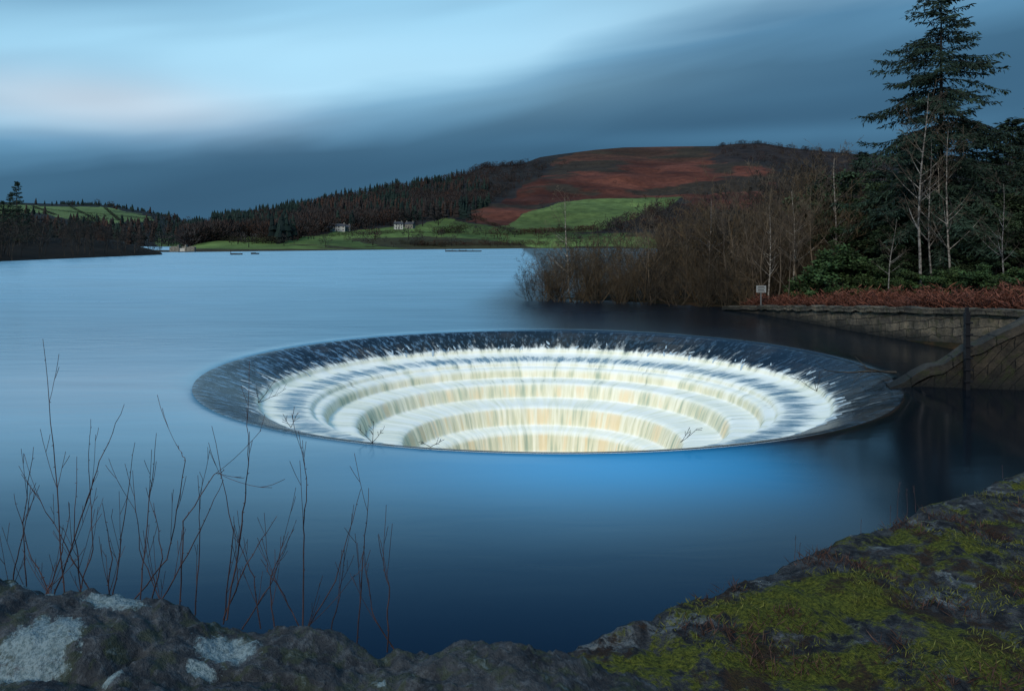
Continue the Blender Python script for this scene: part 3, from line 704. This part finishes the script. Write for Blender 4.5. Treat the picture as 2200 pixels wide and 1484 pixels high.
# thicket
random.seed(3)
th=empty('willow_thicket')
def topz(px,D): 
    tp=np.interp(px,[1110,1150,1200,1300,1400,1500,1600,1680,1760,1900],[600,535,500,485,455,412,392,385,370,370]); return HC+(Y0-tp)*D/F
for k in range(72):
    px=random.uniform(1175,1800); row=random.random()
    Ds=np.interp(px,[1150,1290,1450,1600,1700,1800],[60.5,58.5,56.5,54.8,54,53]); D=Ds+1.2+row*9
    x=(px-1100)/F*D
    z=bz(x,D); h=(topz(px,D)-z)*random.uniform(.5,1.08)*(0.62 if row<.25 else 1)
    o=obj('willow',random.choice(WIL),th,(x,D,z)); s_=h/6.9; o.scale=(s_*random.uniform(.8,1.2),s_,s_); o.rotation_euler=(0,0,random.uniform(0,6.28))
for px,D,h in [(1140,61.8,3.0),(1165,61,4.2),(1205,60.5,5.2),(1240,60,5.5),(1280,59.5,4.5),(1330,58.6,3.8),(1390,57.6,3.6),(1450,56.8,3.4),(1510,56,3.2),(1560,55.5,3.4),(1600,55.2,3.0)]:
    x=(px-1100)/F*D; o=obj('willow',random.choice(WIL),th,(x,D,-.1)); s_=h/6.6; o.scale=(s_*1.15,s_*1.15,s_); o.rotation_euler=(0,0,random.uniform(0,6.28))
def tree(name,me,px,D,top,H0,sx=1.0,rz=None,base=None):
    x=(px-1100)/F*D; z=bz(x,D); zt=HC+(Y0-top)*D/F; s_=(zt-z)/H0
    o=obj(name,me,None,(x,D,z)); o.scale=(s_*sx,s_*sx,s_); o.rotation_euler=(0,0,random.uniform(0,6.28) if rz is None else rz); return o
BI=[baretree(s,13,[m_birch,m_birchtwig],r=.085,minr=.007,nch=(20,6,4,2),lr=.28,n=5,lean=(l,0),start=.25,wig=.05) for s,l in ((61,-.03),(62,.03),(63,.0))]
AL=[baretree(s,9,[m_birchtwig,m_birchtwig],r=.07,minr=.009,nch=(12,6,4),lr=.45,n=4,start=.15,wig=.12,up=.14) for s in (71,72)]
tree('birch_tree',BI[0],1980,47,205,12.7,1.1,0)
tree('birch_tree',BI[1],2003,49,300,12.7,1.1,1); tree('birch_tree',BI[2],2020,50,320,12.7,1.1,2)
tree('birch_tree',BI[1],2158,42,395,12.7,1.2,0.5); tree('birch_tree',BI[2],1650,54,440,12.7,1.3,1.5)
tree('birch_tree',BI[0],1520,60,425,12.7,1.4,2.5); tree('birch_tree',BI[2],1225,61,425,12.7,1.3,3.5); tree('birch_tree',BI[1],1790,56,340,12.7,1.3,4)
tree('birch_tree',BI[1],1700,55,410,12.7,1.5,5); tree('birch_tree',BI[0],1910,46.5,470,12.7,1.3,1.2); tree('birch_tree',BI[2],2045,47,280,12.7,1.1,4.2)
for px,D,top in [(1620,55,430),(1670,54.0,400),(1715,53,440),(1590,56,450),(1640,54.5,395),(1745,54,380),(1470,60,440),(1560,57,405),(1690,52.5,470),(1400,58.5,470)]:
    tree('alder_tree',random.choice(AL),px,D,top,9.3,1.0)
tree('fir_tree',FIR,2022,52,-60,20.7,1,.4)
ev=empty('evergreen_woodland')
def evt(me,px,D,top,H0,sx=1.0):
    o=tree('evergreen',me,px,D,top,H0,sx); o.parent=ev
for px,D,top in [(1900,62,340),(1950,60,310),(2075,60,275),(2120,58,270),(2170,56,225),(2210,54,250),(2250,55,150),(1850,66,350),(1985,64,300),(2140,52,360),(2320,50,100),(1930,57,400),(2400,45,0),(2500,42,-80),(2280,48,190)]:
    evt(random.choice(CON),px,D,top,12,1.25)
for px,D,top in [(1795,60,365),(1760,61,430),(1830,58,430),(1870,57,440),(1905,56,410),(1960,54,450),(2050,54,430),(2110,51,440),(2180,49,430),(1800,56,500),(2200,46,470),(2060,49,520),(2140,47,520),(1920,52,500)]:
    evt(random.choice(PINE),px,D,top,9.3,1.2)
for px,D,top in [(1780,51.5,555),(1815,50.5,545),(1850,50,560),(1895,49,575),(1740,53,590),(1950,47,580),(2050,44,575),(2110,42.5,580),(2180,41,575),(2010,45.5,590),(1700,54,610),(2230,40,570)]:
    evt(random.choice(RHO),px,D,top,2.9,1.2)
bw=empty('background_woodland')
for k in range(40):
    px=random.uniform(1330,2250); D=random.uniform(68,95); x=(px-1100)/F*D; z=bz(x,D)
    tp=np.interp(px,[1330,1500,1700,1900,2300],[470,430,385,360,300]); h=(HC+(Y0-tp)*D/F-z)*random.uniform(.8,1.02)
    o=obj('bare_tree',random.choice(BT),bw,(x,D,z)); s_=h/9.3; o.scale=(s_*1.2,s_*1.2,s_); o.rotation_euler=(0,0,random.uniform(0,6.28))
def blades(name,pts,L,lean,cols,mat,W):
    pts=np.array(pts,float); N=len(pts); a=np.random.uniform(0,2*math.pi,N); d=np.stack([np.cos(a)*lean,np.sin(a)*lean,np.ones(N)],1)
    d/=np.linalg.norm(d,axis=1,keepdims=True)
    return diamonds(pts,d,L,W,cols)
Np=26000
wlx=np.array([q[0] for q in wl]); wly=np.array([q[1] for q in wl])
ypar=np.random.uniform(25,53.5,Np); xw=np.interp(ypar,wly[::-1],wlx[::-1]); off=0.6+np.random.exponential(1.8,Np)
bx=xw+off; bzz=bank_z(bx,ypar); hump=np.array([mn.noise(Vector((x*.7,y*.7,0))) for x,y in zip(bx,ypar)])
bzz=bzz+np.random.uniform(0,1,Np)*(0.30+0.85*np.clip(hump+.25,0,1))
tone=np.random.uniform(.25,1.5,(Np,1))*(1+hump[:,None]*.8)
cs=np.array([[0.115,0.042,0.027]])*tone
V,Fc,C=blades('b',np.stack([bx,ypar,bzz],1),np.random.uniform(.15,.5,Np),np.random.uniform(.5,3,Np),cs,m_leaf,.022)
obj('bracken',fast_mesh('bracken',V,Fc,[m_leaf],None,C))
# ---------------------------------------------------------------- near mossy bank
ed=Vector((4.42,3.22)).normalized(); en=Vector((ed.y,-ed.x)); E0=Vector((.168,4.12))
ZB=2.5
def mz(s,t_):
    stn=mn.voronoi(Vector((s*1.3,t_*1.6,0)))[0]; crack=min(1,(stn[1]-stn[0])*4)
    z=ZB+0.05*mn.fractal(Vector((s*1.4,t_*1.4,2)),.8,2.1,5)+0.035*crack-0.03+0.016*mn.fractal(Vector((s*14,t_*14,2)),.7,2.1,4)
    z+=0.03*max(0,t_-1.2)
    if t_<.12: z-= (0.12-t_)**1.5*1.2
    return z
ss=np.arange(-3,13,.035); tt=np.concatenate([[-.05],np.arange(0,2.6,.035),np.arange(2.6,7,.12)])
V=[]
for a in ss:
    wob=0.05*mn.noise(Vector((a*1.3,0,5)))+0.02*mn.noise(Vector((a*6,0,5)))
    for b_ in tt:
        p=E0+ed*a+en*(b_+(wob if b_<.4 else 0)); V.append((p.x,p.y,mz(a,b_) if b_>=0 else -1))
I=np.arange(len(V)).reshape(len(ss),len(tt))
Fq=np.stack([I[:-1,:-1],I[:-1,1:],I[1:,1:],I[1:,:-1]],-1).reshape(-1,4)
m_moss,t,b=newmat('mossy_stone',0.92,spec=.15)
p=worldpos(t)
X,Y,Z=t.sep(p)
edist=t.m('ADD',t.m('MULTIPLY',t.m('SUBTRACT',X,.168),en.x),t.m('MULTIPLY',t.m('SUBTRACT',Y,4.12),en.y))
na=t.noise(p,1.6,7,.68,.4); nb=t.noise(p,9,6,.7); nc=t.noise(p,45,4,.7); nd=t.noise(p,2.4,5,.6,.6)
stc=t.mix(t.mr(nb,.35,.65),(0.012,0.014,0.018,1),(0.075,0.08,0.088,1))
stc=t.mix(t.m('MULTIPLY',t.mr(nd,.54,.62),t.mr(nb,.42,.55)),stc,(0.16,0.18,0.19,1))
msc=t.mix(t.mr(nc,.3,.7),(0.022,0.030,0.006,1),(0.135,0.145,0.022,1))
thr=t.mr(edist,0,.7,-.08,0.01)
c=t.mix(t.mr(t.m('ADD',t.m('ADD',na,thr),t.m('MULTIPLY',t.m('SUBTRACT',nb,.5),.6)),.45,.54),stc,msc)
c=t.mix(t.mr(t.noise(t.mapv(p,(1,1,1),(0,0,0),(9,3,0)),2.3,6,.72),.52,.60,0,.9),c,t.mix(nc,(0.008,0.007,0.006,1),(0.06,0.035,0.023,1)))
t.l.new(c,b.inputs['Base Color']); t.l.new(t.bump(t.m('ADD',nb,t.m('MULTIPLY',nc,.6)),1.0,.06),b.inputs['Normal'])
obj('mossy_bank',fast_mesh('mossy_bank',V,Fq[:,::-1],[m_moss],smooth=True))
Ng=90000
sa=np.random.uniform(-2,9,Ng); ta=np.random.uniform(.05,4,Ng)
nzv=np.array([mn.fractal(Vector((a*1.6,b_*1.6,9)),.7,2.1,4) for a,b_ in zip(sa,ta)])
keep=nzv>np.where(ta<.5,.14,-0.06); sa=sa[keep];ta=ta[keep];nzv=nzv[keep]; Ng=len(sa)
pts=np.array([[*(E0+ed*a+en*b_),mz(a,b_)-.004] for a,b_ in zip(sa,ta)])
brown=(np.array([mn.fractal(Vector((a*1.8,b_*1.8,21)),.8,2.1,3) for a,b_ in zip(sa,ta)])>.10)[:,None]
tone=np.random.uniform(.35,1.4,(Ng,1)); cs=np.where(brown,np.array([[0.060,0.032,0.024]]),np.array([[0.10,0.108,0.024]]))*tone
V,Fc,C=blades('g',pts,np.random.uniform(.015,.055,Ng)*np.where(brown[:,0],2.0,1),np.random.uniform(.3,2,Ng),cs,m_leaf,.0024)
obj('moss_and_grass',fast_mesh('moss_and_grass',V,Fc,[m_leaf],None,C))
sg=[];random.seed(2)
for s_,h in [(3.4,.28),(3.55,.2),(3.68,.2),(3.3,.12),(2.1,.16),(2.15,.1),(5.2,.12),(2.9,.1)]:
    q=E0+ed*s_+en*.03; p=Vector((q.x,q.y,ZB-.02)); grow(sg,p,Vector((0,0,1)),h,.0022,0,1,up=.1,wig=.07,nch=(4,),spread=.5,lr=.12,start=.75)
obj('dry_grass_stems',seg_mesh('dry_grass_stems',sg,[m_twig],3,.0013))
# ---------------------------------------------------------------- foreground parapet rocks
sil=[(-300,1262),(0,1245),(40,1250),(75,1282),(160,1276),(250,1278),(330,1292),(400,1310),(470,1334),(520,1345),(600,1340),(680,1358),(740,1378),(790,1402),(860,1392),(950,1380),(1040,1378),(1100,1384),(1200,1408),(1290,1432),(1340,1444),(1400,1470),(1500,1530),(1700,1700)]
six,siy=np.array(sil).T
xs=np.arange(-1.9,.72,.007); ysr=np.concatenate([np.arange(.4,1.3,.03),np.arange(1.3,2.05,.008),np.arange(2.06,2.5,.06)])
V=[]
for x in xs:
    px=1100+x/1.85*F; ye=np.interp(px,six,siy); ze=HC-(ye-Y0)*1.85/F
    for y in ysr:
        v=Vector((x,y,0))
        z=ze+0.022*mn.fractal(v*5,.8,2.1,5)+0.010*mn.fractal(v*30,.6,2.1,5)
        vo=mn.voronoi(Vector((x*2.6,y*1.6,3)))[0]; z-=0.05*max(0,1-(vo[1]-vo[0])*6)*(.5 if y>1.7 else 1)
        if y>1.85: z-=((y-1.85)*2.2)**1.6
        if y<1.75: z-=(1.75-y)*0.06
        if y>2.2: z-=.6
        V.append((x,y,z))
I=np.arange(len(V)).reshape(len(xs),len(ysr))
Fq=np.stack([I[:-1,:-1],I[:-1,1:],I[1:,1:],I[1:,:-1]],-1).reshape(-1,4)
m_rock,t,b=newmat('lichen_rock',0.9,spec=.2)
p=worldpos(t); na=t.noise(p,7,7,.7); nb=t.noise(p,40,5,.75); nc=t.noise(p,16,4,.6,.5); nd=t.noise(p,120,3,.7)
c=t.mix(t.mr(na,.3,.7),(0.009,0.012,0.017,1),(0.050,0.055,0.062,1))
c=t.mix(t.mr(nb,.45,.7,0,.6),c,(0.11,0.125,0.14,1))
c=t.mix(t.m('MULTIPLY',t.mr(nc,.50,.60),.6),c,(0.033,0.045,0.024,1))
X,Y,Z=t.sep(p)
for (lx,ly,ra,rb) in [(-0.98,1.65,.085,.10),(-.905,1.83,.075,.04),(-.63,1.77,.07,.055),(-.66,1.69,.03,.02),(-1.13,1.88,.06,.02),(-.28,1.72,.012,.01),(-.8,1.6,.02,.02)]:
    q=t.m('SQRT',t.m('ADD',t.m('POWER',t.m('DIVIDE',t.m('SUBTRACT',X,lx),ra),2.0),t.m('POWER',t.m('DIVIDE',t.m('SUBTRACT',Y,ly),rb),2.0)))
    q=t.m('ADD',q,t.m('MULTIPLY',t.m('SUBTRACT',t.m('ADD',na,nb),1.0),1.9))
    c=t.mix(t.mr(q,.65,1.0,.85,0),c,t.mix(t.mr(nd,.35,.6),(0.10,0.15,0.17,1),(0.22,0.29,0.32,1)))
c=t.mix(t.mr(nc,.62,.70,0,.5),c,(0.13,0.17,0.18,1))
t.l.new(c,b.inputs['Base Color']); t.l.new(t.bump(t.m('ADD',na,t.m('ADD',t.m('MULTIPLY',nb,.5),t.m('MULTIPLY',nd,.2))),1.0,.02),b.inputs['Normal'])
obj('stone_parapet',fast_mesh('stone_parapet',V,Fq,[m_rock],smooth=True))
# ---------------------------------------------------------------- bare stems, foreground
random.seed(17); sg=[]
def stem(path,D,r=.0025,side=3):
    pts=[P(a,b_,D+random.uniform(-.03,.03)) for a,b_ in path]
    Q=[]
    for i in range(len(pts)-1):
        n_=6
        for k in range(n_): Q.append(pts[i].lerp(pts[i+1],k/n_))
    Q.append(pts[-1]); 
    for i in range(1,len(Q)-1): Q[i]=Q[i]+rv()*.003
    for i in range(len(Q)-1):
        ra=r*(1-.75*i/len(Q)); sg.append((Q[i],Q[i+1],ra,r*(1-.75*(i+1)/len(Q))))
        if random.random()<.7: sg.append((Q[i],Q[i]+rv()*.006,ra*1.1,ra*.5))
    for k in range(side):
        i=random.randint(int(len(Q)*.1),len(Q)-3); d=(Q[i+1]-Q[i]).normalized(); s_=rv(); s_.y*=.4; s_.z=abs(s_.z)*.3
        grow(sg,Q[i],(d*.9+s_*.5).normalized(),random.uniform(.08,.24),r*.55*(1-.6*i/len(Q)),1,2,up=.10,wig=.05,nch=(0,1,0),spread=.4,lr=.4)
for path,D in [([(140,1300),(118,1000),(92,728)],2.5),([(110,1300),(175,1110),(215,990),(267,868)],2.5),([(60,1300),(50,1120),(72,960)],2.6),([(240,1300),(265,1130),(290,950)],2.8),
 ([(300,1310),(315,1130),(336,930)],2.6),([(385,1320),(395,1120),(460,1020),(482,1010)],2.7),([(488,1330),(520,1120),(535,995),(530,875)],2.4),([(480,1340),(500,1140),(455,915)],2.8),
 ([(650,1380),(652,1150),(660,1040),(650,945)],2.6),([(640,1385),(720,1250),(775,1050)],2.7),([(765,1400),(780,1200),(792,1048)],2.8),([(832,1400),(835,1260),(812,1148)],2.6),
 ([(330,1320),(420,1160),(480,1030)],2.6),([(270,1310),(360,1200),(400,990),(378,955)],2.7),([(480,1330),(530,1210),(595,1108)],2.5),([(590,1370),(580,1240),(632,1135)],2.7),
 ([(700,1390),(730,1280),(740,1180)],2.8),([(160,1300),(200,1180),(190,1010),(195,900)],2.9),([(120,1300),(60,1180),(30,1060)],2.6),([(210,1300),(130,1150),(40,1000)],2.8),
 ([(350,1310),(300,1180),(285,1010)],2.9),([(420,1320),(430,1160),(425,1020)],2.8),([(560,1350),(545,1240),(500,1130)],2.8),([(20,1290),(40,1180),(75,1050)],2.5),([(850,1400),(800,1320),(790,1240)],2.7),([(230,1310),(240,1200),(220,1080)],2.6),([(660,1380),(610,1280),(560,1200)],2.6),
 ([(180,1300),(160,1150),(165,980)],2.7),([(320,1310),(350,1200),(330,1080)],2.5),([(520,1350),(590,1240),(610,1150)],2.9),([(90,1300),(130,1200),(150,1100)],2.5)]:
    stem(path,D)
obj('bare_shrub_stems',seg_mesh('bare_shrub_stems',sg,[m_twig],4,.0008))
def debris(name,px,py,z,specs,r=.02):
    D=(HC-z)*F/(py-Y0); p=Vector(((px-1100)/F*D,D,z)); sg=[]
    for d,L in specs: grow(sg,p,Vector(d).normalized(),L,r,1,2,up=.02,wig=.12,nch=(0,4,0),spread=.6,lr=.4)
    obj(name,seg_mesh(name,sg,[m_dark],4,.005))
random.seed(8)
debris('driftwood_branch',1925,800,.1,[((-1,.1,-.05),2.4),((-1,-.2,.05),1.6),((-.8,.4,-.1),1.2)],.045)
debris('driftwood_twig',800,950,-.1,[((-1,0,.9),.5),((.7,0,.8),.4),((.2,0,1),.5)],.008)
debris('driftwood_twig',925,960,-.05,[((-1,0,.5),.3),((.9,0,.5),.35)],.008)
debris('driftwood_twig',1462,950,0,[((1,0,.9),.5),((.4,0,.5),.4)],.006)
debris('driftwood_twig',625,918,-.1,[((-.6,0,1),.4),((.5,0,.8),.4)],.008)
debris('driftwood_twig',555,865,-.3,[((.6,0.3,.6),.9),((-.1,0,1),.5),((1,.2,.3),.9)],.010)
debris('driftwood_twig',1755,840,-.4,[((-.9,.2,.4),.9),((.2,0,.8),.7),((-.3,0,.6),.6)],.010)
print('done', sum(len(o.data.polygons) for o in bpy.data.objects if o.type=='MESH'))
